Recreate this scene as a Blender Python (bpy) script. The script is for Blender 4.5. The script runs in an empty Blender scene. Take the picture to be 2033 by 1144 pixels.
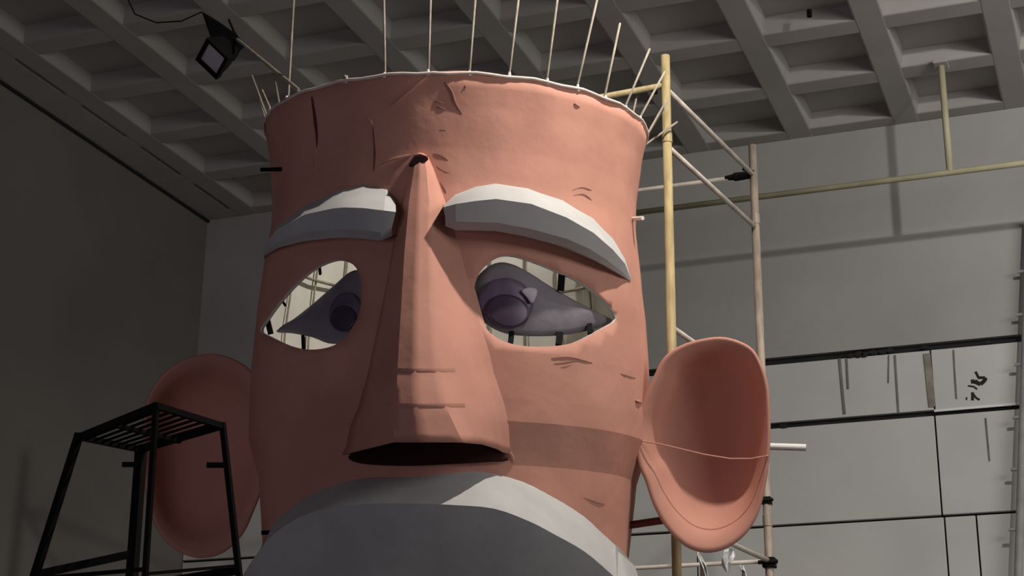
import bpy, bmesh, math, random
from mathutils import Vector, Matrix, geometry
random.seed(7)
SC = bpy.context.scene
COL = SC.collection
# ------------------------------------------------------------------ camera
F, W, H = 3300.0, 2033.0, 1144.0
YAW, PITCH, ROLL = [math.radians(a) for a in (-20.965, 19.205, 0.61)]
CAM = Vector((0, 0, 1.6))
_f = Vector((math.sin(YAW)*math.cos(PITCH), math.cos(YAW)*math.cos(PITCH), math.sin(PITCH)))
_r = Vector((math.cos(YAW), -math.sin(YAW), 0))
_u = _r.cross(_f)
CR = math.cos(ROLL)*_r + math.sin(ROLL)*_u
CU = -math.sin(ROLL)*_r + math.cos(ROLL)*_u
CF = _f
cd = bpy.data.cameras.new('camera'); cam = bpy.data.objects.new('camera', cd); COL.objects.link(cam)
cd.sensor_width = 36; cd.lens = 36*F/W; cd.clip_end = 200
m = Matrix((CR, CU, -CF)).transposed().to_4x4(); m.translation = CAM
cam.matrix_world = m
SC.camera = cam
# ------------------------------------------------------------------ world, lamps of the hall and added soft fills
wd = bpy.data.worlds.new('world'); SC.world = wd; wd.use_nodes = True
wd.node_tree.nodes['Background'].inputs[0].default_value = (0.80, 0.78, 1.0, 1)
wd.node_tree.nodes['Background'].inputs[1].default_value = 0.03
def lamp(name, kind, loc, power, color, radius, target=None, angle=120, blend=.5):
    d = bpy.data.lights.new(name, kind); d.energy = power; d.color = color
    d.shadow_soft_size = radius
    o = bpy.data.objects.new(name, d); COL.objects.link(o); o.location = loc
    if target is not None:
        o.rotation_euler = (Vector(target)-Vector(loc)).to_track_quat('-Z', 'Y').to_euler()
    if kind == 'SPOT':
        d.spot_size = math.radians(angle); d.spot_blend = blend
    return o
lamp('key_lamp', 'SPOT', (-0.78, 5.85, 6.82), 490, (1.0, 0.93, 0.85), 0.05, (-2.75, 7.2, 3.1), 104, .9)
lamp('hall_lamp', 'SPOT', (1.15, 7.0, 6.55), 320, (1.0, 0.98, 0.94), 0.06, (0.4, 12, 4.0), 124, .9)
def soft_fill(name, loc, aim, sx, sy, power, color):
    d = bpy.data.lights.new(name, 'AREA'); d.shape = 'RECTANGLE'; d.size = sx; d.size_y = sy; d.energy = power; d.color = color
    o = bpy.data.objects.new(name, d); COL.objects.link(o); o.location = loc
    o.rotation_euler = Vector(aim).to_track_quat('-Z', 'Y').to_euler()
soft_fill('fill_right', (4.45, 5.6, 5.35), (-.5, 1, -.08), 4.4, 1.9, 205, (1.0, .97, .95))  # added soft fill from the right, no window known there
soft_fill('fill_rear', (-4.0, -1.9, 1.7), (.08, 1, .15), 3.4, 3.0, 52, (.86, .80, 1.0))  # added weak cool fill from behind the camera
SC.view_settings.view_transform = 'Standard'; SC.view_settings.look = 'None'
SC.view_settings.exposure = 0.0; SC.view_settings.gamma = 1.0
SC.view_settings.use_curve_mapping = False

# ------------------------------------------------------------------ picture -> place helpers
def ray(x, y):
    return (CR*((x-W/2)/F) - CU*((y-H/2)/F) + CF).normalized()
def onX(x, y, X): d = ray(x, y); return CAM + d*(X/d.x)
def onY(x, y, Y): d = ray(x, y); return CAM + d*(Y/d.y)
def onZ(x, y, Z): d = ray(x, y); return CAM + d*((Z-CAM.z)/d.z)
def hd(x, y, D): d = ray(x, y); return CAM + d*(D/math.hypot(d.x, d.y))
def onplane(x, y, p, n): d = ray(x, y); return CAM + d*((p-CAM).dot(n)/d.dot(n))

# ------------------------------------------------------------------ materials
def mat(name, col, rough=.8, var=.12, scale=6, bump=.0, bscale=40, metal=0, spec=.3, dark=None, stretch=(1, 1, 1)):
    m = bpy.data.materials.new(name); m.use_nodes = True
    nt = m.node_tree; b = nt.nodes['Principled BSDF']
    b.inputs['Roughness'].default_value = rough; b.inputs['Metallic'].default_value = metal
    b.inputs['Specular IOR Level'].default_value = spec
    tc = nt.nodes.new('ShaderNodeTexCoord'); mp = nt.nodes.new('ShaderNodeMapping')
    mp.inputs['Scale'].default_value = stretch
    nt.links.new(tc.outputs['Object'], mp.inputs[0])
    n = nt.nodes.new('ShaderNodeTexNoise'); n.inputs['Scale'].default_value = scale; n.inputs['Detail'].default_value = 5
    nt.links.new(mp.outputs[0], n.inputs['Vector'])
    r = nt.nodes.new('ShaderNodeValToRGB')
    d = dark or tuple(c*(1-2*var) for c in col); l = tuple(min(1, c*(1+var)) for c in col)
    r.color_ramp.elements[0].position = .3; r.color_ramp.elements[1].position = .7
    r.color_ramp.elements[0].color = (*d, 1); r.color_ramp.elements[1].color = (*l, 1)
    nt.links.new(n.outputs['Fac'], r.inputs[0]); nt.links.new(r.outputs[0], b.inputs['Base Color'])
    if bump:
        n2 = nt.nodes.new('ShaderNodeTexNoise'); n2.inputs['Scale'].default_value = bscale; n2.inputs['Detail'].default_value = 4
        nt.links.new(mp.outputs[0], n2.inputs['Vector'])
        bp = nt.nodes.new('ShaderNodeBump'); bp.inputs['Strength'].default_value = bump; bp.inputs['Distance'].default_value = .02
        nt.links.new(n2.outputs['Fac'], bp.inputs['Height']); nt.links.new(bp.outputs[0], b.inputs['Normal'])
    return m
M = {
 'skin': mat('painted_skin', (.62, .30, .222), .75, .07, 3, .3, 6),
 'ear': mat('painted_ear', (.62, .30, .222), .75, .05, 3, .1, 9),
 'noseshade': mat('nose_shade', (.03, .008, .006), .95, .2, 9),  # near-black paint for the shade inside the nose
 'rimtape': mat('rim_tape', (.78, .66, .58), .7, .08, 12),
 'seam': mat('seam_tape', (.16, .045, .04), .85, .2, 12),
 'lining': mat('white_lining', (.72, .70, .64), .9, .05, 5),
 'white': mat('white_paper', (.52, .52, .505), .8, .04, 7, .1, 14),
 'eye': mat('eye_paint', (.25, .225, .255), .5, .15, 5, .1, 20),
 'iris': mat('iris_paint', (.16, .12, .18), .4, .25, 9),
 'pupil': mat('pupil_paint', (.07, .045, .075), .35, .1, 9),
 'glint': mat('glint_paint', (.62, .56, .62), .5, .1, 9),
 'black': mat('black_steel', (.006, .005, .005), .7, .1, 9, spec=.08),
 'blackmat': mat('black_tape', (.004, .004, .004), .9, .1, 9),
 'rod': mat('raw_rod', (.32, .28, .22), .6, .15, 20),
 'tape': mat('white_tape', (.85, .8, .75), .7, .05, 20),
 'yellow': mat('yellow_tube', (.44, .35, .18), .5, .15, 8, stretch=(4, 4, 1)),
 'beige': mat('beige_tube', (.38, .31, .245), .5, .18, 8, stretch=(4, 4, 1)),
 'rail': mat('pale_rail', (.62, .56, .48), .5, .15, 8),
 'pipe': mat('pipe_paint', (.50, .46, .30), .55, .12, 3),
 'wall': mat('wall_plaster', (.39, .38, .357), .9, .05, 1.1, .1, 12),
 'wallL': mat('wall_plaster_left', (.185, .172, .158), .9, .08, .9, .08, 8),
 'panel': mat('panel_board', (.58, .57, .54), .85, .04, 1.5, .05, 15),
 'gap': mat('gap_backing', (.02, .02, .02), .9, .1, 5),
 'ceil': mat('ceiling_concrete', (.40, .38, .355), .9, .05, 1.5, .08, 10),
 'floor': mat('floor_concrete', (.20, .19, .18), .8, .1, 1.5, .1, 12),
 'stain': mat('stain_paint', (.22, .215, .20), .9, .15, 6),
 'ink': mat('ink_paint', (.02, .02, .018), .8, .2, 6),
 'glass': mat('lamp_glass', (.62, .58, .60), .5, .1, 3, spec=.5),
 'film': mat('plastic_film', (.82, .84, .82), .35, .05, 9, .3, 30, spec=.5),
 'wood': mat('stand_timber', (.35, .24, .14), .8, .2, 6, stretch=(5, 5, 1)),
 'red': mat('dark_red_bar', (.14, .03, .025), .6, .15, 8),
 'steel': mat('grey_steel', (.30, .30, .29), .6, .1, 8),
 'trimw': mat('white_trim', (.78, .78, .76), .6, .04, 8),
}
# ------------------------------------------------------------------ object helpers
def obj(name, verts, faces, mt, parent=None, smooth=False, inv=None):
    me = bpy.data.meshes.new(name)
    if inv is not None: verts = [inv @ Vector(v) for v in verts]
    me.from_pydata([tuple(v) for v in verts], [], faces); me.update()
    bm = bmesh.new(); bm.from_mesh(me); bmesh.ops.recalc_face_normals(bm, faces=bm.faces); bm.to_mesh(me); bm.free()
    for mm in (mt if isinstance(mt, list) else [mt]): me.materials.append(mm)
    if smooth:
        for p in me.polygons: p.use_smooth = True
    o = bpy.data.objects.new(name, me); COL.objects.link(o)
    if parent: o.parent = parent
    return o
def empty(name, loc=(0, 0, 0)):
    o = bpy.data.objects.new(name, None); COL.objects.link(o); o.location = loc; o.empty_display_size = .1
    bpy.context.view_layer.update()
    return o
def tag(o, label, cat, group=None, kind=None):
    o['label'] = label; o['category'] = cat
    if group: o['group'] = group
    if kind: o['kind'] = kind
    return o
def struct(o, label=None, cat=None):
    o['kind'] = 'structure'
    if label: o['label'] = label
    if cat: o['category'] = cat
    return o
def inv_of(p): return Matrix.Translation(-p.location) if p else None
class MB:
    def __init__(s): s.v = []; s.f = []
    def add(s, v, f):
        b = len(s.v); s.v += [Vector(x) for x in v]; s.f += [tuple(i+b for i in q) for q in f]; return s
    def box(s, a, b):
        (x0, y0, z0), (x1, y1, z1) = a, b
        return s.add([(x0,y0,z0),(x1,y0,z0),(x1,y1,z0),(x0,y1,z0),(x0,y0,z1),(x1,y0,z1),(x1,y1,z1),(x0,y1,z1)],
              [(0,3,2,1),(4,5,6,7),(0,1,5,4),(1,2,6,5),(2,3,7,6),(3,0,4,7)])
    def obox(s, c, ax, ay, az):   # half vectors
        c = Vector(c); v = [c+sx*ax+sy*ay+sz*az for sz in (-1, 1) for sx, sy in ((-1,-1),(1,-1),(1,1),(-1,1))]
        return s.add(v, [(0,3,2,1),(4,5,6,7),(0,1,5,4),(1,2,6,5),(2,3,7,6),(3,0,4,7)])
    def bar(s, a, b, w, h, up=Vector((0, 0, 1))):
        a = Vector(a); b = Vector(b); d = (b-a).normalized(); x = d.cross(up)
        if x.length < 1e-4: x = d.cross(Vector((1, 0, 0)))
        x.normalize(); y = x.cross(d)
        return s.obox((a+b)/2, x*w/2, y*h/2, (b-a)/2)
    def tube(s, pts, r, n=10, cap=True):
        pts = [Vector(p) for p in pts]; rr = r if isinstance(r, (list, tuple)) else [r]*len(pts)
        b = len(s.v); ref = None
        for i, p in enumerate(pts):
            d = (pts[min(i+1, len(pts)-1)]-pts[max(i-1, 0)]).normalized()
            if ref is None: ref = d.orthogonal().normalized()
            ref = (ref - d*ref.dot(d)).normalized(); y = d.cross(ref)
            for k in range(n):
                a = 2*math.pi*k/n; s.v.append(p+(ref*math.cos(a)+y*math.sin(a))*rr[i])
        for i in range(len(pts)-1):
            for k in range(n):
                k2 = (k+1) % n; s.f.append((b+i*n+k, b+i*n+k2, b+(i+1)*n+k2, b+(i+1)*n+k))
        if cap:
            s.f.append(tuple(b+k for k in range(n))[::-1]); e = b+(len(pts)-1)*n; s.f.append(tuple(e+k for k in range(n)))
        return s
    def build(s, name, mt, parent=None, smooth=False, bevel=0):
        o = obj(name, s.v, s.f, mt, parent, smooth, inv_of(parent) if parent and parent.type == 'EMPTY' else
                (inv_of(parent.parent) if parent and parent.parent else None))
        if bevel:
            b = o.modifiers.new('bevel', 'BEVEL'); b.width = bevel; b.segments = 2; b.limit_method = 'ANGLE'
        return o

# ================================================================== THE SETTING
YW, XL, ZC = 12.0, -7.5, 7.03
XR = 4.5; YB = -2.0
struct(MB().box((XL-.3, YB, -.2), (XR, YW+.3, 0)).build('floor', M['floor']), 'grey concrete floor of the hall', 'floor')
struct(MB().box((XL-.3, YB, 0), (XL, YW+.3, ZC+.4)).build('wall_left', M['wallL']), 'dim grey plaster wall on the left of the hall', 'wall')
wb = struct(MB().box((XL, YW, 0), (XR, YW+.3, ZC+.4)).build('wall_back', [M['gap']]), 'grey panelled wall at the back of the hall', 'wall')
# upper field of the back wall, and the panel rows below it
zl = [5.23, 4.73, 3.975]
PT = .05
MB().box((XL, YW-PT, zl[0]+.028), (XR, YW, ZC)).build('upper_wall_field', M['wall'], wb)
def vx(px, py): return onY(px, py, YW-PT).x
rows = [(zl[0]-.028, zl[1]+.022, [vx(1852, 770)+1.9*k for k in (-4, -3, -2, -1, 0, 1, 2)]),
        (zl[1]-.022, zl[2]+.010, [vx(1863, 930)+1.9*k for k in (-3, -2, -1, 0, 1, 2)]),
        (zl[2]-.010, 2.75, [vx(1880, 1100)-5.2, vx(1880, 1100)-3.6, vx(1880, 1100)-1.8, vx(1880, 1100), vx(1943, 1090), vx(1943, 1090)+1.8]),
        (2.73, 1.4, [-6, -4.2, -2.4, -.6, 1.2, 3.0]), (1.38, .02, [-5.4, -3.6, -1.8, 0, 1.8, 3.6])]
for zt, zb, js in rows:
    xs = [XL]+[j for j in js if XL < j < XR]+[XR]
    for a, b in zip(xs[:-1], xs[1:]):
        t = PT+random.uniform(-.004, .004)
        MB().box((a+.006, YW-t, zb), (b-.006, YW, zt)).build('panel', M['panel'], wb, bevel=.004)
def strip(name, pts, w, mt, y=YW-PT-.004, t=.004, parent=wb):
    mb = MB()
    for a, b in zip(pts[:-1], pts[1:]):
        mb.bar(onY(*a, y), onY(*b, y), w, t, Vector((0, 1, 0)))
    return mb.build(name, mt, parent)
for pts, w in [([(1667, 712), (1672, 770), (1677, 822)], .018), ([(1681, 712), (1684, 772)], .014), ([(1765, 705), (1764, 760)], .008),
               ([(1777, 705), (1781, 770), (1784, 818)], .013), ([(1893, 695), (1896, 750), (1899, 792)], .012), ([(1957, 830), (1965, 915)], .010)]:
    strip('drip_stain', pts, w, M['stain'])
strip('joint_stain', [(1840, 702), (1846, 760), (1851, 808)], .05, mat('stain_brown', (.27, .25, .21), .9, .2, 12))
strip('white_edge', [(1855, 816), (2033, 801), (2120, 794)], .018, M['trimw'], y=YW-PT-.012, t=.012)
# ragged tar lumps along the upper joint
for x, y, s in [(1690, 706, .02), (1706, 703, .026), (1718, 704, .02), (1733, 700, .026), (1752, 699, .022), (1768, 696, .02), (1835, 690, .022), (1962, 680, .018), (1556, 845, .02)]:
    c = onY(x, y, YW-PT-.006); mb = MB(); n = 7
    ring = [c+Vector((math.cos(2*math.pi*k/n)*s*1.6*random.uniform(.6, 1.2), 0, math.sin(2*math.pi*k/n)*s*random.uniform(.6, 1.2))) for k in range(n)]
    mb.add([p+Vector((0, -.008, 0)) for p in ring]+[p+Vector((0, .012, 0)) for p in ring],
           [tuple(range(n))[::-1]]+[(k, (k+1) % n, n+(k+1) % n, n+k) for k in range(n)])
    mb.build('tar_lump', M['ink'], wb)
# black brush scribble on the panel
for pts, w in [([(1937, 738), (1942, 748), (1945, 752)], .012), ([(1943, 750), (1956, 750)], .014), ([(1928, 758), (1935, 757), (1940, 760)], .022),
               ([(1940, 760), (1947, 763), (1955, 756), (1957, 750)], .020), ([(1922, 766), (1934, 768), (1940, 773)], .008),
               ([(1931, 779), (1931, 795)], .014), ([(1932, 782), (1938, 790), (1945, 794)], .010), ([(1919, 789), (1919, 794)], .007)]:
    strip('brush_stroke', pts, w*1.35, M['ink'], y=YW-PT-.003, t=.004)

wr_ = MB()
wr_.box((XR, YB, 0), (XR+.3, 3.3, ZC+.4)); wr_.box((XR, 7.9, 0), (XR+.3, YW+.3, ZC+.4)); wr_.box((XR, 3.3, 6.4), (XR+.3, 7.9, ZC+.4)); wr_.box((XR, 3.3, 0), (XR+.3, 7.9, 4.3))
struct(wr_.build('wall_right', M['wall']), 'plaster wall with a high opening added for the fill light on the right of the hall', 'wall')  # unseen wall, its opening added to hold the right fill
# ceiling: slab with a grid of ribs
cl = struct(MB().box((XL-.3, YB, ZC+.125), (XR, YW+.3, ZC+.4)).build('ceiling', M['ceil']), 'concrete coffered ceiling of the hall', 'ceiling')
def rib(p0, p1, ax, nm, dz=0):
    mb = MB(); w0, w1 = .098, .122; c = []
    for p in (p0, p1):
        for w, z in ((-w0, ZC-dz), (w0, ZC-dz), (w1, ZC+.135), (-w1, ZC+.135)):
            c.append((p[0]+(w if ax == 'Y' else 0), p[1]+(w if ax == 'X' else 0), z))
    mb.add(c, [(0,1,2,3),(7,6,5,4),(0,4,5,1),(1,5,6,2),(2,6,7,3),(3,7,4,0)])
    mb.build(nm, M['ceil'], cl, bevel=.012)
MODX = .818
rx = [-2.16+MODX*k for k in range(-7, 9)]
rx = [x for x in rx if XL < x < XR]
for x in rx: rib((x, 2.0), (x, YW), 'Y', 'rib')
MODY = .815; ry = [YW-.10-MODY*k for k in range(0, 12)]
for y in ry: rib((XL, y), (XR, y), 'X', 'cross_rib', -.002)
MB().box((XL, 2, ZC+.003), (-7.2, YW, ZC+.13)).build('edge_rib', M['ceil'], cl)
# dark shadow-gap bead along the left wall head
t1 = MB().tube([(XL+.012, 3, ZC-.012), (XL+.012, YW, ZC-.012)], .013, 6).build('trim_1', M['gap']); struct(t1, 'dark bead where the left wall meets the ceiling', 'trim')
# ceiling fixture dot
c = onZ(1607, 28, ZC-.01)
o = MB().tube([(c.x, c.y, ZC+.02), (c.x, c.y, ZC-.03)], .017, 12).build('ceiling_sensor', M['black'])
tag(o, 'tiny black round sensor on a pale ceiling rib', 'sensor')

# ================================================================== GIANT HEAD
O = hd(898, 640, 7.7)
v = CAM-O; v.z = 0; v.normalize()
FA, TILT, RL = math.radians(-7), math.radians(7), math.radians(.8)
F0 = Matrix.Rotation(FA, 3, 'Z') @ v
UH = math.cos(TILT)*Vector((0, 0, 1))+math.sin(TILT)*F0
FH = math.cos(TILT)*F0-math.sin(TILT)*Vector((0, 0, 1))
RH = UH.cross(FH)
UH = math.cos(RL)*UH+math.sin(RL)*RH; RH = UH.cross(FH)
PROF = [(-1.95, .55), (-1.75, .70), (-1.5, .79), (-1.22, .845), (-.88, .885), (-.78, .895), (-.60, .952), (-.5, .957), (-.3, .957), (0, .942), (.2, .92), (.45, .892), (.6, .896), (.78, .918), (.945, .950)]
HT = .945
def R_(h):
    if h <= PROF[0][0]: return PROF[0][1]
    for (a, ra), (b, rb) in zip(PROF[:-1], PROF[1:]):
        if h <= b:
            t = (h-a)/(b-a)
            if a >= -.5: t = t*t*(3-2*t)*.35+t*.65
            return ra+(rb-ra)*t
    return PROF[-1][1]
def S(th, h, off=0):
    r = R_(h)+off
    return O+RH*(r*math.sin(th))+FH*(r*math.cos(th))+UH*h
def hit(px, py, off=0):
    d = ray(px, py); best = None; t = 5.2; prev = None
    def g(t):
        p = CAM+d*t-O; x, y, z = p.dot(RH), p.dot(FH), p.dot(UH)
        return math.hypot(x, y)-R_(z)-off, x, y, z
    while t < 9.2:
        q = g(t)
        if best is None or q[0] < best[0]: best = (*q, t)
        if q[0] <= 0:
            a, b = t-.02, t
            for _ in range(30):
                c = (a+b)/2
                if g(c)[0] > 0: a = c
                else: b = c
            q = g(b); return math.atan2(q[1], q[2]), q[3]
        t += .02
    return math.atan2(best[1], best[2]), best[3]
def P(px, py, off=0):
    th, h = hit(px, py, off); return S(th, h, off)
base = Vector((O.x, O.y, 0))
head = tag(empty('giant_head', base), 'giant pink cardboard head with white brows and moustache under the coffered ceiling', 'sculpture')
INV = inv_of(head)

eyeR = [(942, 600), (942, 570), (953, 540), (978, 516), (1010, 507), (1060, 520), (1110, 540), (1160, 565), (1200, 600), (1224, 632), (1190, 655), (1140, 680), (1090, 688), (1030, 686), (985, 670), (957, 640)]
eyeL = [(518, 657), (530, 635), (555, 600), (590, 560), (630, 530), (670, 516), (700, 525), (714, 550), (718, 590), (712, 625), (700, 650), (680, 675), (650, 690), (610, 694), (570, 685), (535, 668)]
def dense(poly, n=3, closed=True):
    out = []; N = len(poly)
    for i in range(N if closed else N-1):   # catmull-rom
        p0, p1, p2, p3 = [Vector(poly[(i+k) % N] if closed else poly[min(max(i+k, 0), N-1)]) for k in (-1, 0, 1, 2)]
        for k in range(n):
            t = k/n; out.append(.5*((2*p1)+(p2-p0)*t+(2*p0-5*p1+4*p2-p3)*t*t+(3*p1-3*p2-p0+p3)*t*t*t))
    if not closed: out.append(Vector(poly[-1]))
    return out
def inside(p, poly):
    c = False; n = len(poly)
    for i in range(n):
        a, b = poly[i], poly[i-1]
        if (a[1] > p[1]) != (b[1] > p[1]) and p[0] < (b[0]-a[0])*(p[1]-a[1])/(b[1]-a[1])+a[0]: c = not c
    return c
holes = [[hit(*p) for p in dense(e)] for e in (eyeR, eyeL)]
NT = 120
hs = sorted(set([a for a, _ in PROF]+[-1.95+k*(HT+1.95)/44 for k in range(45)]))
pts, edges = [], []
def near(p, poly, d):
    return any((p[0]-q[0])**2+(p[1]-q[1])**2 < d*d for q in poly)
for h in hs:
    for k in range(NT+1):
        p = (-math.pi+2*math.pi*k/NT, h)
        if any(inside(p, e) or near(p, e, .022) for e in holes): continue
        pts.append(Vector(p))
for e in holes:
    b = len(pts); pts += [Vector(q) for q in e]; edges += [(b+i, b+(i+1) % len(e)) for i in range(len(e))]
cv, _, cf, *_r2 = geometry.delaunay_2d_cdt(pts, edges, [], 0, 1e-6)
tri = []
for f_ in cf:
    c = sum((cv[i] for i in f_), Vector((0, 0)))/len(f_)
    if any(inside(c, e) for e in holes): continue
    tri.append(tuple(f_))
def wr(th, h):
    return .0035*math.sin(7*th+2*h)*math.sin(3.1*h+th)+.0025*math.sin(23*th+5*h)*math.sin(9*h-4*th)
def lip(h): return .004*math.sin(h*50)
vs = [S(p.x, p.y + (.006*math.sin(9*p.x)*math.sin(4*p.x+1) if p.y > HT-.01 else 0), wr(p.x, p.y)) for p in cv]
face = obj('face', vs, tri, [M['skin'], M['lining']], head, True, INV)
bm = bmesh.new(); bm.from_mesh(face.data); bmesh.ops.remove_doubles(bm, verts=bm.verts, dist=1e-4)
bmesh.ops.recalc_face_normals(bm, faces=bm.faces)
ctr = INV @ O
fl = sum(1 if (f_.calc_center_median()-ctr).dot(f_.normal) > 0 else -1 for f_ in bm.faces)
if fl < 0: bmesh.ops.reverse_faces(bm, faces=bm.faces)
bm.to_mesh(face.data); bm.free()
face.data.set_sharp_from_angle(angle=math.radians(9))
sd = face.modifiers.new('thick', 'SOLIDIFY'); sd.thickness = .016; sd.offset = -1; sd.material_offset = 1; sd.material_offset_rim = 1
face['label'] = 'tube-shaped face of pink painted sheet'

def sheet(name, grid, mt, parent, smooth=False, thick=0, caps=False, subd=0, sharp=0):
    """grid: rows of equal length of world points"""
    n = len(grid[0]); vs = [p for r in grid for p in r]; fs = []
    for i in range(len(grid)-1):
        for k in range(n-1): fs.append((i*n+k, i*n+k+1, (i+1)*n+k+1, (i+1)*n+k))
    if caps:
        fs.append(tuple(range(0, len(grid)*n, n))); fs.append(tuple(range(n-1, len(grid)*n, n))[::-1])
    o = obj(name, vs, fs, mt, parent, smooth or sharp, INV)
    if sharp: o.data.set_sharp_from_angle(angle=math.radians(sharp))
    if subd:
        s_ = o.modifiers.new('sub', 'SUBSURF'); s_.levels = subd; s_.render_levels = subd
    if thick:
        s_ = o.modifiers.new('thick', 'SOLIDIFY'); s_.thickness = thick; s_.offset = -1
    return o
# ---- nose: bands of sheet over a ridge, open below
nr = [  # y, xs of left base, left ridge, crest, right ridge, right base, offset, base offset
 (312, (822, 828, 834, 842, 850), .055),
 (335, (812, 822, 833, 846, 860), .075),
 (400, (796, 812, 831, 852, 882), .11),
 (500, (776, 803, 828, 855, 908), .155),
 (600, (757, 797, 825, 858, 932), .205),
 (700, (735, 791, 824, 864, 955), .265),
 (740, (727, 789, 824, 868, 962), .29),
 (810, (708, 786, 826, 886, 985), .345),
 (878, (676, 780, 838, 918, 1000), .405)]
def nose_row(y, xs, d):
    lo = 26 if y > 860 else 0
    a = [P(xs[0], y+lo, -.012), P(xs[1], y, d*.92), P(xs[2], y, d), P(xs[3], y, d*.90)]
    w_ = xs[4]-xs[3]
    a += [P(xs[3]+w_*.5, y+lo*.15, d*.50), P(xs[3]+w_*.85, y+lo*.5, d*.17), P(xs[3]+w_*1.02, y+lo*.8, d*.06), P(xs[3]+w_*1.25, y+lo, -.012)]
    out = []
    for k in range(7):
        for t in (0, .25, .5, .75): out.append(a[k].lerp(a[k+1], t))
    out.append(a[7]); return out
nr2 = []
for i in range(len(nr)-1):
    (y0, x0, d0), (y1, x1, d1) = nr[i], nr[i+1]
    for k in range(4):
        t = k/4; nr2.append((y0+(y1-y0)*t, tuple(a+(b-a)*t for a, b in zip(x0, x1)), d0+(d1-d0)*t))
nr2.append(nr[-1])
nose = sheet('nose', [nose_row(*r) for r in nr2], M['skin'], head, True, .006)
nose.data.set_sharp_from_angle(angle=math.radians(40))
# pasted laps across the nose
for yy, i in ((742, 6), (812, 7)):
    y0, xs, d = [r for r in nr2 if r[0] >= yy-8][0]
    g = []
    for k in range(13):
        t = k/12; q = 3*t
        def at(yv, add):
            full = nose_row(yv, xs, d+add); j = 2+t*13; j0 = int(j); return full[j0].lerp(full[j0+1], j-j0)
        g.append([at(y0-9, -.001), at(y0-2, .002), at(y0+1, -.002)])
    sheet('nose_lap', g, M['skin'], nose, True)
# ---- brows
def brow(top, ridge, low, offs, name='eyebrow'):
    low2 = [(x, y+17*min(1, o/.14)) for (x, y), o in zip(low, offs)]
    top, ridge, low, low2 = [[hit(*p, o*k) + (o*k,) for p, o in zip(q, offs)] for q, k in ((top, 0), (ridge, 1), (low, .74), (low2, .45))]
    grid = []
    for a, b, c, e in zip(top, ridge, low, low2):
        p0 = S(a[0], a[1], -.01); p1 = S(*b); p2 = S(*c)
        p3 = S(*e); p4 = S(e[0], e[1]+.03*min(1, e[2]/.05), -.01)
        grid.append([p0, p1, p2, p3, p4])
    return sheet(name, grid, M['white'], head, False, 0, True, 0, 22)
def brow_lab(o, s): o['label'] = s; return o
brow_lab(brow([(882, 404), (905, 383), (945, 368), (985, 362), (1050, 372), (1120, 396), (1180, 430), (1220, 470), (1245, 512), (1254, 553)],
     [(880, 412), (905, 405), (945, 399), (985, 395), (1055, 405), (1125, 432), (1178, 462), (1217, 496), (1241, 524), (1253, 555)],
     [(884, 432), (905, 440), (945, 441), (985, 442), (1055, 455), (1125, 474), (1170, 494), (1205, 516), (1235, 540), (1252, 558)],
     [.17, .19, .20, .21, .20, .18, .15, .11, .06, .01]), 'white faceted eyebrow above the wide open eye')
brow_lab(brow([(506, 505), (520, 478), (545, 445), (600, 405), (660, 378), (680, 372), (720, 366), (765, 373), (784, 396)],
     [(506, 508), (522, 488), (550, 456), (605, 426), (660, 414), (682, 412), (720, 413), (762, 418), (786, 421)],
     [(506, 512), (524, 502), (552, 480), (605, 462), (660, 456), (682, 455), (720, 457), (756, 461), (778, 452)],
     [.01, .05, .10, .14, .16, .17, .17, .16, .15]), 'white faceted eyebrow on the shaded side')
# ---- eyes
def panel(poly, off, bulge, mt, name, parent, sink=None):
    q = [hit(*p, off) for p in dense(poly)]
    cx = sum(a for a, _ in q)/len(q); cy = sum(b for _, b in q)/len(q)
    vs, fs = [], []; n = len(q); K = 6
    for j in range(K):
        s = 1-j/K
        for a, b in q: vs.append(S(cx+(a-cx)*s, cy+(b-cy)*s, off+bulge*(1-s*s)))
    vs.append(S(cx, cy, off+bulge))
    for j in range(K-1):
        for k in range(n): fs.append((j*n+k, j*n+(k+1) % n, (j+1)*n+(k+1) % n, (j+1)*n+k))
    for k in range(n): fs.append(((K-1)*n+k, (K-1)*n+(k+1) % n, K*n))
    o = obj(name, vs, fs, mt, parent, True, INV)
    s_ = o.modifiers.new('thick', 'SOLIDIFY'); s_.thickness = .012; s_.offset = -1
    return o
def ell(cx, cy, rx, ry, rot=0, n=14):
    c, s = math.cos(rot), math.sin(rot)
    return [(cx+rx*math.cos(a)*c-ry*math.sin(a)*s, cy+rx*math.cos(a)*s+ry*math.sin(a)*c) for a in [2*math.pi*k/n for k in range(n)]]
EO = -.055
er = panel([(936, 600), (940, 565), (955, 541), (982, 523), (1012, 523), (1050, 541), (1095, 570), (1140, 596), (1190, 622), (1216, 637), (1185, 652), (1130, 664), (1070, 668), (1010, 664), (972, 648), (947, 625)], EO, .03, M['eye'], 'eye_panel', head)
panel(ell(1002, 602, 57, 50), EO+.030, .012, M['iris'], 'iris', er)
panel(ell(1008, 618, 44, 33, .2), EO+.044, .006, M['pupil'], 'pupil', er)
panel([(1036, 577), (1050, 571), (1066, 575), (1064, 590), (1056, 602), (1046, 590)], EO+.050, .004, M['glint'], 'glint', er)
el = panel([(548, 658), (585, 632), (625, 600), (665, 565), (695, 540), (716, 540), (724, 580), (722, 620), (708, 655), (680, 680), (652, 682), (620, 670), (580, 662)], EO, .03, M['eye'], 'eye_panel', head)
panel(ell(684, 620, 30, 40, .25), EO+.030, .012, M['iris'], 'iris', el)
panel(ell(682, 632, 25, 25), EO+.044, .006, M['pupil'], 'pupil', el)
def tie(a, b, w, o0=-.02, o1=EO+.01):
    MB().bar(P(*a, o0), P(*b, o1), w, .02, FH).build('tie', M['blackmat'], head)
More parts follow.
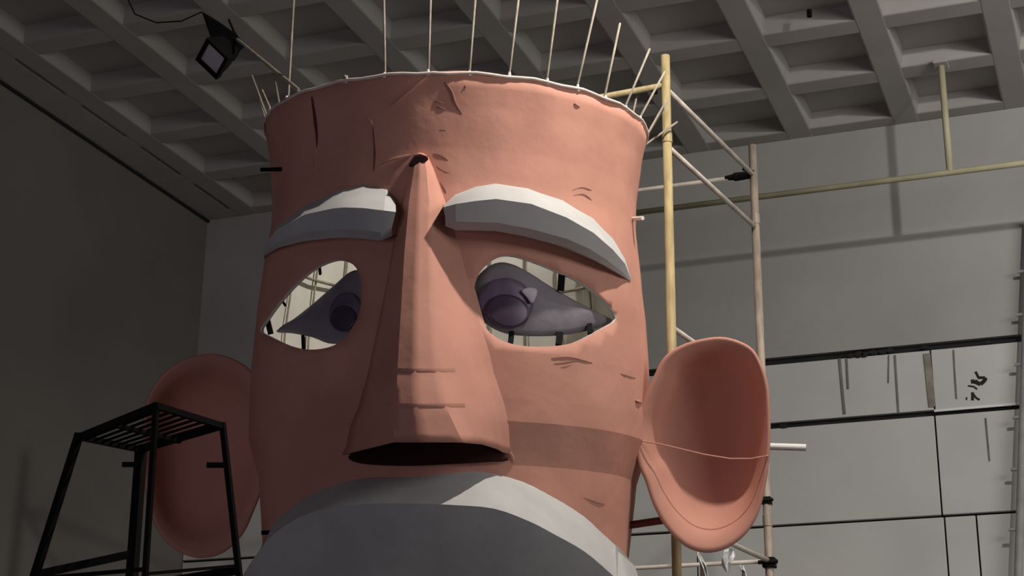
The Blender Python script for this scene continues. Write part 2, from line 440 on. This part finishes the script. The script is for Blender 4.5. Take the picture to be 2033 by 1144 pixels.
for a, b, w in [((1116, 538), (1113, 578), .030), ((1109, 686), (1112, 662), .028), ((1172, 664), (1170, 645), .024), ((1013, 686), (1016, 660), .022),
                ((531, 636), (538, 664), .024), ((603, 694), (602, 668), .014), ((634, 527), (636, 545), .010), ((560, 596), (566, 606), .010)]:
    tie(a, b, w)
# ---- moustache
top = [(452, 1236), (468, 1165), (503, 1088), (560, 1018), (640, 968), (730, 947), (820, 945), (890, 938), (960, 935), (1040, 955), (1100, 985), (1160, 1020), (1210, 1065), (1260, 1110), (1305, 1158), (1350, 1240)]
rdg = [(452, 1240), (462, 1190), (490, 1130), (542, 1062), (622, 1016), (722, 1001), (820, 1000), (900, 1003), (980, 1010), (1050, 1035), (1102, 1062), (1160, 1095), (1210, 1137), (1255, 1180), (1300, 1222), (1350, 1245)]
mo = [.05, .12, .20, .26, .30, .32, .33, .33, .33, .32, .30, .28, .24, .19, .12, .04]
top, rdg = dense(top, 3, False), dense(rdg, 3, False)
mo = [q.x for q in dense([(o_, 0) for o_ in mo], 3, False)]
grid = []
for (tx, ty), (rx_, ry_), o_ in zip(top, rdg, mo):
    k = o_/.33
    th, h = hit(rx_, ry_, o_); th0, h0 = hit(tx, ty, 0 if 520 < tx < 1240 else o_*.5)
    row = [S(th0, h0, -.01 if 520 < tx < 1240 else o_*.3), S(th, h, o_)]
    for dh, do in ((.10, -.05), (.24, -.14), (.40, -.24), (.54, -.30)):
        ql = min(1, max(0, (tx-560)/280)); row.append(S(th, h-dh*k, max(.01, o_+do*k*(.35+.65*ql))))
    row.append(S(th, h-.60*k, -.02))
    grid.append(row)
mus = sheet('moustache', grid, M['white'], head, False, 0, True, 0, 34)
mus['label'] = 'white faceted walrus moustache'
# ---- ears
def ear(outline, D, yawdeg, cx, cy, depth, label, bowl):
    c = hd(cx, cy, D)
    n = (CAM-c); n.z = 0; n.normalize(); n = Matrix.Rotation(math.radians(yawdeg), 3, 'Z') @ n
    n = (n+Vector((0, 0, -.22))).normalized()
    rim = [onplane(p[0], p[1], c, n) for p in dense(outline, 4)]
    prof = [(1, 0), (.96, .03), (.90, .10), (.86, .20), (.80, .42), (.70, .68), (.55, .86), (.35, .96), (.15, 1.0)]
    cc = onplane(*bowl, c, n)
    vs, fs = [], []; N = len(rim)
    for k, d in prof:
        for p in rim: vs.append(cc+(p-cc)*k-n*depth*d)
    vs.append(cc-n*depth)
    for j in range(len(prof)-1):
        for k in range(N): fs.append((j*N+k, j*N+(k+1) % N, (j+1)*N+(k+1) % N, (j+1)*N+k))
    for k in range(N): fs.append(((len(prof)-1)*N+k, (len(prof)-1)*N+(k+1) % N, len(prof)*N))
    o = obj('ear', vs, fs, M['ear'], head, True, INV); o['label'] = label
    s_ = o.modifiers.new('thick', 'SOLIDIFY'); s_.thickness = .014; s_.offset = 0
    return o, c, n
earR, ec, en = ear([(1262, 850), (1276, 800), (1297, 752), (1318, 712), (1350, 688), (1395, 674), (1440, 671), (1486, 688), (1508, 718), (1524, 770), (1528, 850), (1525, 915), (1518, 965), (1504, 1020), (1478, 1062), (1440, 1089), (1400, 1097), (1360, 1084), (1322, 1046), (1297, 1000), (1282, 955), (1266, 915)], 7.48, 0, 1412, 880, .27, 'bowl-shaped pink ear beside the scaffold', (1438, 835))
earL, _, _ = ear([(545, 830), (528, 780), (500, 738), (460, 712), (415, 703), (365, 715), (322, 745), (292, 795), (284, 860), (286, 930), (294, 1000), (318, 1060), (355, 1095), (400, 1108), (445, 1096), (482, 1060), (505, 1010), (524, 960), (540, 910)], 7.85, 0, 410, 900, .2, 'bowl-shaped pink ear in deep shade', (400, 890))
sp = [(1275, 876), (1310, 882), (1345, 890), (1400, 903), (1450, 911), (1490, 911), (1526, 905)]
MB().tube([onplane(x, y, ec+en*.006, en) for x, y in sp], .0035, 6).build('string', M['ear'], earR)
MB().tube([onplane(1440, 884, ec-en*.36, en), onplane(1600, 889, ec-en*.36, en)], .0165, 12).build('ear_support_bar', M['trimw'], head)
MB().tube([P(1240, 436, -.05), onplane(1276, 433, P(1250, 436), FH)], .010, 8).build('frame_stub', M['trimw'], head)
MB().tube([onplane(1250, 1043, ec-en*.1, en), onplane(1318, 1033, ec-en*.1, en)], .018, 8).build('lower_ear_bar', M['red'], head)
MB().tube([onplane(560, 336, P(560, 336), v), onplane(517, 337, P(560, 336), v)], .010, 8).build('frame_stub', M['black'], head)
MB().tube([onplane(560, 1057, P(560, 1050), v), onplane(519, 1058, P(560, 1050), v)], .010, 8).build('frame_stub', M['black'], head)
# ---- rods rising from the rim, each with its knot of tape
def th_at(px, back=False):
    best = None
    for k in range(-1000, 1001):
        th = math.pi*k/1000
        if (abs(th+FA) > math.pi/2) != back: continue
        q = S(th, HT, -.014)-CAM; x = W/2+F*q.dot(CR)/q.dot(CF)
        if best is None or abs(x-px) < best[0]: best = (abs(x-px), th)
    return best[1]
ROD = [(572, 584, -12), (765, 762, -30), (850, 856, -30), (932, 946, -30), (1010, 1033, -30), (1085, 1110, -25), (1145, 1190, -20), (1200, 1231, 46),
       (1240, 1290, 97), (1268, 1320, 142), (690, 684, 150)]
def add_rod(th, tip, knot=True):
    b = S(th, HT, -.014)
    o = MB().tube([S(th, h, -.034) for h in ((.52, .6, .78, .88) if math.cos(th+FA) > -.1 else (-.9, -.5, 0, .2, .45, .6, .78, .88))]+[b, tip], .0056, 8).build('rod', M['rod'], head, True)
    kn = S(th, HT+.002, -.006)
    MB().tube([kn-UH*.016, kn+UH*random.uniform(.006, .02)], [.010, .006], 7).build('tape_knot', M['tape'], o)
for bx, tx, ty in ROD:
    th = th_at(bx); rad = RH*math.sin(th)+FH*math.cos(th)
    add_rod(th, onplane(tx, ty, S(th, HT, .02), v))
for bx, back, tx, ty in [(540, False, 520, 178), (532, False, 500, 150), (1283, True, 1320, 205), (1276, True, 1330, 195), (1262, True, 1345, 242), (536, True, 508, 170)]:
    th = th_at(bx, back)
    add_rod(th, onplane(tx, ty, S(th, HT, .02), v))
for k in range(11):
    th = math.radians(112+13.6*k)-FA
    rad = RH*math.sin(th)+FH*math.cos(th)
    add_rod(th, S(th, HT, 0)+(UH+rad*.2).normalized()*.4)
ps = [S(2*math.pi*k/90, HT-.004+.004*math.sin(11*k), .001) for k in range(91)]
MB().tube(ps, .0075, 6, False).build('rim_tape', M['rimtape'], head, True)
# hoop inside the rim
for hh in (.90, .30, -.20):
    ps = [S(2*math.pi*k/60, hh, -.045) for k in (range(61) if hh > .6 else range(17, 44))]
    MB().tube(ps, .008, 6, False).build('hoop', M['rod'], head, True)
# ---- folds and creases in the painted sheet
def fold(pts, w, ht, name='fold', mt='skin', parent=None):
    pp = dense(pts, 3, False); g = []
    for i, p in enumerate(pp):
        t = i/(len(pp)-1); k = math.sin(math.pi*min(max(t, .04), .96))**.6
        a = Vector(pp[min(i+1, len(pp)-1)])-Vector(pp[max(i-1, 0)]); a.normalize(); nrm = Vector((-a.y, a.x))
        px = w/2*k
        g.append([P(p.x+nrm.x*px, p.y+nrm.y*px, -.004), P(p.x+nrm.x*px*.3, p.y+nrm.y*px*.3, ht*k), P(p.x-nrm.x*px, p.y-nrm.y*px, -.004)])
    return sheet(name, g, M[mt], face, True)
for pts, w, ht in [
    ([(781, 207), (812, 180), (848, 152)], 12, .022), ([(884, 163), (898, 182), (905, 205), (918, 226)], 9, .014), ([(925, 166), (924, 178)], 7, .01),
    ([(862, 200), (882, 204)], 8, .010), ([(866, 212), (888, 217)], 8, .010), ([(868, 256), (890, 259)], 7, .008), ([(872, 266), (888, 269)], 7, .008), ([(868, 278), (892, 281)], 7, .008),
    ([(752, 330), (780, 317), (818, 306)], 12, .018), ([(858, 304), (880, 310), (893, 322)], 11, .014), ([(862, 326), (884, 340), (905, 345)], 10, .010),
    ([(872, 358), (884, 374), (886, 386)], 10, .012), ([(768, 378), (790, 392), (806, 410)], 9, .016), ([(780, 392), (796, 412), (803, 436)], 9, .016), ([(728, 232), (741, 248)], 9, .012),
    ([(1135, 378), (1155, 370), (1175, 378)], 10, .010), ([(1138, 388), (1158, 384), (1176, 398)], 9, .010), ([(1140, 205), (1152, 212)], 7, .008),
    ([(1095, 711), (1130, 708), (1176, 720)], 9, .014), ([(1100, 722), (1130, 717), (1150, 713)], 7, .010), ([(1112, 730), (1140, 722)], 6, .008),
    ([(1232, 742), (1262, 750)], 8, .01), ([(1150, 985), (1190, 998), (1202, 1000)], 8, .012), ([(620, 255), (628, 300), (622, 350)], 9, .012), ([(1006, 890), (1016, 905), (1020, 918)], 8, .014), ([(1262, 795), (1275, 800)], 8, .016)]:
    fold(pts, w, ht*.6)
# dark panel painted as the shade under the open foot of the nose
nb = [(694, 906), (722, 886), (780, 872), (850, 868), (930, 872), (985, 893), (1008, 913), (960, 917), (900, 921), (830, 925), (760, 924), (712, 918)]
panel(nb, .006, .0, M['noseshade'], 'nose_shade', nose)
for pts, w in (([(619, 192), (626, 240), (630, 285), (622, 335)], 11), ([(740, 250), (744, 300), (742, 340)], 5)):
    fold(pts, w, .004, 'seam_tape', 'seam')
# pocket at the root of the nose
c0 = P(834, 306, .05)
g = []
for a in range(9):
    t = math.pi*(a/8)
    g.append([P(834-17*math.cos(t), 318-15*math.sin(t), -.006), P(834-11*math.cos(t), 314-9*math.sin(t), .045+.015*math.sin(t))])
sheet('nose_hood', g, M['skin'], nose, True, .006)
panel([(817, 319), (826, 309), (842, 308), (850, 314), (843, 321), (830, 327), (812, 330)], .064, .0, M['noseshade'], 'nose_hole_shade', nose)  # dark patch painted as the shade inside a hole
# ---- timber stand that carries the head
MB().tube([S(0, -1.93, -.9)-UH*.0, S(0, -1.93, -.9)-UH*.06], .62, 24).build('stand_top', M['wood'], head)
for sx in (-1, 1):
    for sy in (-1, 1):
        b0 = O-UH*1.96+RH*.4*sx+FH*.4*sy
        MB().bar(b0, (O.x+RH.x*.6*sx+FH.x*.6*sy, O.y+RH.y*.6*sx+FH.y*.6*sy, 0), .09, .09, Vector((0, 1, 0))).build('stand_leg', M['wood'], head)

# ================================================================== SCAFFOLD TOWER
sc_ = tag(empty('scaffold_tower', (-3.0, 8.25, 0)), 'yellow tube scaffold tower standing behind the giant head', 'scaffold')
P1, P2, P3, P4 = (-2.07, 7.62), (-1.90, 8.90), (-4.05, 7.75), (-3.9, 8.9)
ZT = 5.64
for (x, y), mt_ in ((P1, 'yellow'), (P2, 'beige'), (P3, 'yellow'), (P4, 'beige')):
    mb = MB().tube([(x, y, .0), (x, y, ZT)], .0235, 14)
    o = mb.build('post', M[mt_], sc_, True)
    for z in (5.17, 3.4, 1.6):
        MB().tube([(x, y, z-.03), (x, y, z+.03)], .027, 12).build('joint_sleeve', M[mt_], o)
def rail(a, b, z0, z1, r=.014, mt_='rail'):
    MB().tube([(a[0], a[1], z0), (b[0], b[1], z1)], r, 10).build('rail', M[mt_], sc_, True)
for z in (5.45, 5.12, 4.14, 3.18, 2.0, .6): rail(P1, P2, z, z)
for z in (5.45, 3.18, 2.0, .6): rail(P2, P4, z, z, .012)
for z in (5.47,): rail(P1, P3, z, z, .016, 'yellow')
for z in (5.45, 3.18, 2.0, .6): rail(P3, P4, z, z)
def clamp(p, z, s=.035, name='coupler'):
    mb = MB().box((p[0]-s, p[1]-s, z-s*.8), (p[0]+s, p[1]+s, z+s*.8))
    mb.tube([(p[0]-s*1.6, p[1]-s, z), (p[0]+s*1.6, p[1]-s, z)], s*.35, 8)
    mb.build(name, M['blackmat'], sc_, bevel=.006)
clamp(P2, 3.51, .026); clamp(P2, 3.17, .034); clamp((P1[0]-.06, P1[1]), 5.44, .012)
q0 = onY(1440, 354, 8.9); q1 = onY(1492, 347, 8.9)
MB().tube([q0, q0.lerp(q1, .3), q0.lerp(q1, .35), q1], [.014, .018, .026, .022], 10).build('ratchet', M['blackmat'], sc_)
q2 = onY(1476, 335, 8.9)
MB().tube([q2, onY(1496, 342, 8.88)], .012, 8).build('ratchet_arm', M['blackmat'], sc_)

# crumpled film scraps hanging on the low rail
def scrap(name, pts, w, D, label):
    mb = []; n = 5
    for i, (x, y) in enumerate(pts):
        c = hd(x, y, D+random.uniform(-.03, .03))
        row = []
        for k in range(n):
            t = k/(n-1)-.5
            row.append(c+CR*(w[i]*t)+CF*random.uniform(-.025, .025)+CU*random.uniform(-.012, .012))
        mb.append(row)
    vs = [p for r in mb for p in r]; fs = [(i*n+k, i*n+k+1, (i+1)*n+k+1, (i+1)*n+k) for i in range(len(mb)-1) for k in range(n-1)]
    o = obj(name, vs, fs, M['film'])
    s_ = o.modifiers.new('thick', 'SOLIDIFY'); s_.thickness = .003
    return tag(o, label, 'plastic film', 'film scraps on the scaffold')
scrap('film_scrap', [(1384, 1098), (1390, 1112), (1396, 1126), (1400, 1150), (1402, 1190)], [.01, .022, .032, .05, .07], 8.6, 'long white film scrap below the lit ear')
scrap('film_scrap', [(1450, 1092), (1446, 1108), (1442, 1120), (1445, 1136)], [.06, .07, .05, .02], 8.6, 'crumpled clear film scrap beside the scaffold foot rail')
scrap('film_scrap', [(1473, 1126), (1476, 1138), (1479, 1156), (1480, 1180)], [.012, .025, .03, .035], 8.6, 'short white film scrap nearest the beige scaffold post')

# ================================================================== PIPE UNDER THE CEILING
pp = tag(empty('ceiling_pipe', (-1, 11, 6.2)), 'thin yellowish pipe hung from the ceiling along the back wall', 'pipe')
za = onY(1900, 341, 11.0).z
MB().tube([(-4.3, 11.0, za), (XR, 11.0, za)], .022, 12).build('run', M['pipe'], pp, True)
hx = onY(1885, 330, 11.0).x
for x in (hx, hx+3.0, hx-3.2):
    h_ = MB().tube([(x, 11.0, za), (x, 11.0, ZC)], .024, 12).build('hanger', M['pipe'], pp, True)
    MB().box((x-.05, 10.93, ZC-.03), (x+.05, 11.07, ZC)).build('bracket', M['ceil'], h_, bevel=.005)

# ================================================================== PEGGED POLE BY THE BACK WALL
pg = tag(empty('pegged_pole', (-.7, 11.75, 0)), 'grey pole with short side pegs leaning on the back wall', 'pole')
a, b = onY(2042, 500, 11.86), onY(2022, 1144, 11.80)
d = (b-a).normalized(); foot = a+d*((a.z)/-d.z)
MB().tube([foot, a+(a-b).normalized()*.25], .030, 12).build('shaft', M['steel'], pg, True)
for y in (540, 630, 732, 838, 940, 1056):
    t = (y-500)/644; p = a.lerp(b, t)
    MB().tube([p, p+Vector((-.075, -.0, .0))], .012, 8).build('peg', M['steel'], pg)

# ================================================================== FLOODLIGHT ON ITS POLE
fl_c = hd(424, 115, 7.6)
fl = tag(empty('floodlight', fl_c), 'black floodlight with grey glass on a thin pole beside the rim of the head', 'floodlight')
bk = (CR*.50+CU*.46+CF*.72).normalized()
e1 = (CR*.76-CU*.65); e1 = (e1-bk*e1.dot(bk)).normalized(); e2 = bk.cross(e1).normalized()
if e2.dot(CU) < 0: e2 = -e2
hw, hh = .066, .074
mb = MB()
for s in (-1, 1):
    mb.obox(fl_c+e1*s*hw, e1*.009, e2*(hh+.009), bk*.018); mb.obox(fl_c+e2*s*hh, e1*hw, e2*.009, bk*.018)
mb.build('front_frame', M['black'], fl, bevel=.003)
MB().obox(fl_c+bk*.004, e1*hw, e2*hh, bk*.004).build('glass', M['glass'], fl)
v8 = [fl_c+bk*z+e1*sx*hw*k+e2*sy*hh*k for z, k in ((.016, 1.06), (.11, .80)) for sx, sy in ((-1,-1),(1,-1),(1,1),(-1,1))]
hs_ = MB().add(v8, [(0,3,2,1),(4,5,6,7),(0,1,5,4),(1,2,6,5),(2,3,7,6),(3,0,4,7)]).build('housing', M['black'], fl, bevel=.004)
for k in range(-3, 4):
    MB().obox(fl_c+bk*.13+e1*k*.014, e1*.003, e2*.055, bk*.022).build('fin', M['black'], hs_)
A_ = onplane(402, 28, fl_c+bk*.10, CF); B_ = onplane(440, 66, fl_c+bk*.10, CF); C_ = onplane(478, 92, fl_c+bk*.10, CF)
mb = MB()
mb.add([onplane(x, y, fl_c+bk*dz, CF) for dz in (.05, .12) for x, y in ((400, 22), (436, 44), (470, 68), (488, 92), (462, 112), (420, 80))],
       [(0,1,2,3,4,5)[::-1], (6,7,8,9,10,11)]+[(k, (k+1) % 6, 6+(k+1) % 6, 6+k) for k in range(6)])
mb.build('hood', M['black'], fl, bevel=.004)
MB().tube([onplane(454, 38, fl_c+bk*.1, CF), onplane(464, 62, fl_c+bk*.1, CF), onplane(478, 84, fl_c+bk*.1, CF)], .006, 8).build('bracket_lever', M['black'], fl)
MB().tube([onplane(400, 24, fl_c+bk*.1, CF), onplane(360, 42, fl_c+bk*.2, CF), onplane(310, 45, fl_c+bk*.5, CF), onplane(268, 28, fl_c+bk*.8, CF), onplane(240, -30, fl_c+bk*1.2, CF)], .0035, 6).build('cable', M['black'], fl, True)
r0 = S(math.radians(-50+7), HT, -.02)
d0 = onplane(468, 76, fl_c+bk*.08, CF)
o = MB().tube([S(math.radians(-43), HT+.012, .006), d0], .0085, 8).build('thin_pole', M['rod'])
tag(o, 'thin wooden pole slanting from the head rim to the floodlight', 'pole')

# ================================================================== STEPLADDER PLATFORM
D0 = hd(280, 893, 6.0); zp = D0.z
A0, B0, C0 = onZ(157, 868, zp), onZ(310, 806, zp), onZ(441, 846, zp)
ctr4 = (A0+B0+C0+D0)/4
sl = tag(empty('platform_ladder', (ctr4.x, ctr4.y, 0)), 'black steel platform ladder with slatted top in front of the shaded ear', 'ladder')
def edge(a, b, w=.03, h=.03, name='top_frame'): return MB().bar(a, b, w, h).build(name, M['black'], sl)
for a, b in ((A0, B0), (B0, C0), (C0, D0), (D0, A0)): edge(a, b, .018, .020)
for k in range(1, 8):
    t = k/8; edge(A0.lerp(D0, t), B0.lerp(C0, t), .010, .006, 'slat')
edge(A0.lerp(B0, .5)-Vector((0, 0, .012)), D0.lerp(C0, .5)-Vector((0, 0, .012)), .016, .014, 'cross_bar')
def leg(top_, px, py, D, w=.024):
    q = hd(px, py, D); d = (q-top_).normalized(); ft = top_+d*(top_.z/-d.z)
    o = MB().bar(top_+Vector((0, 0, .012)), ft, w, w, Vector((0, 1, 0))).build('leg', M['black'], sl); return top_, d
hA, hB, hC, hD = [math.hypot(p.x, p.y) for p in (A0, B0, C0, D0)]
lA = leg(A0, 70, 1144, hA-.02); lB = leg(B0, 288, 1144, hB+.10, .016); lC = leg(C0, 474, 1144, hC+.04, .018); lD = leg(D0, 262, 1144, hD-.12, .032)
def onleg(l, y):
    a, d = l; best = None
    for k in range(400):
        p = a+d*k*.005; q = p-CAM; yy = H/2-F*q.dot(CU)/q.dot(CF)
        if best is None or abs(yy-y) < best[0]: best = (abs(yy-y), p)
    return best[1]
for a, ya, b, yb in ((lA, 1142, lD, 1100), (lD, 1165, lC, 1134), (lA, 1320, lD, 1300), (lD, 1360, lC, 1310), (lB, 1140, lC, 1125), (lB, 1130, lA, 1150)):
    edge(onleg(a, ya), onleg(b, yb), .022 if b is not lC or a is lD else .01, .026 if a is not lB else .01, 'rung')
for l, y, px in ((lD, 922, -34), (lC, 924, -36)):
    p = onleg(l, y); q = p-CR*(abs(px)/F*6.1); edge(p, q, .016, .016, 'side_stub')
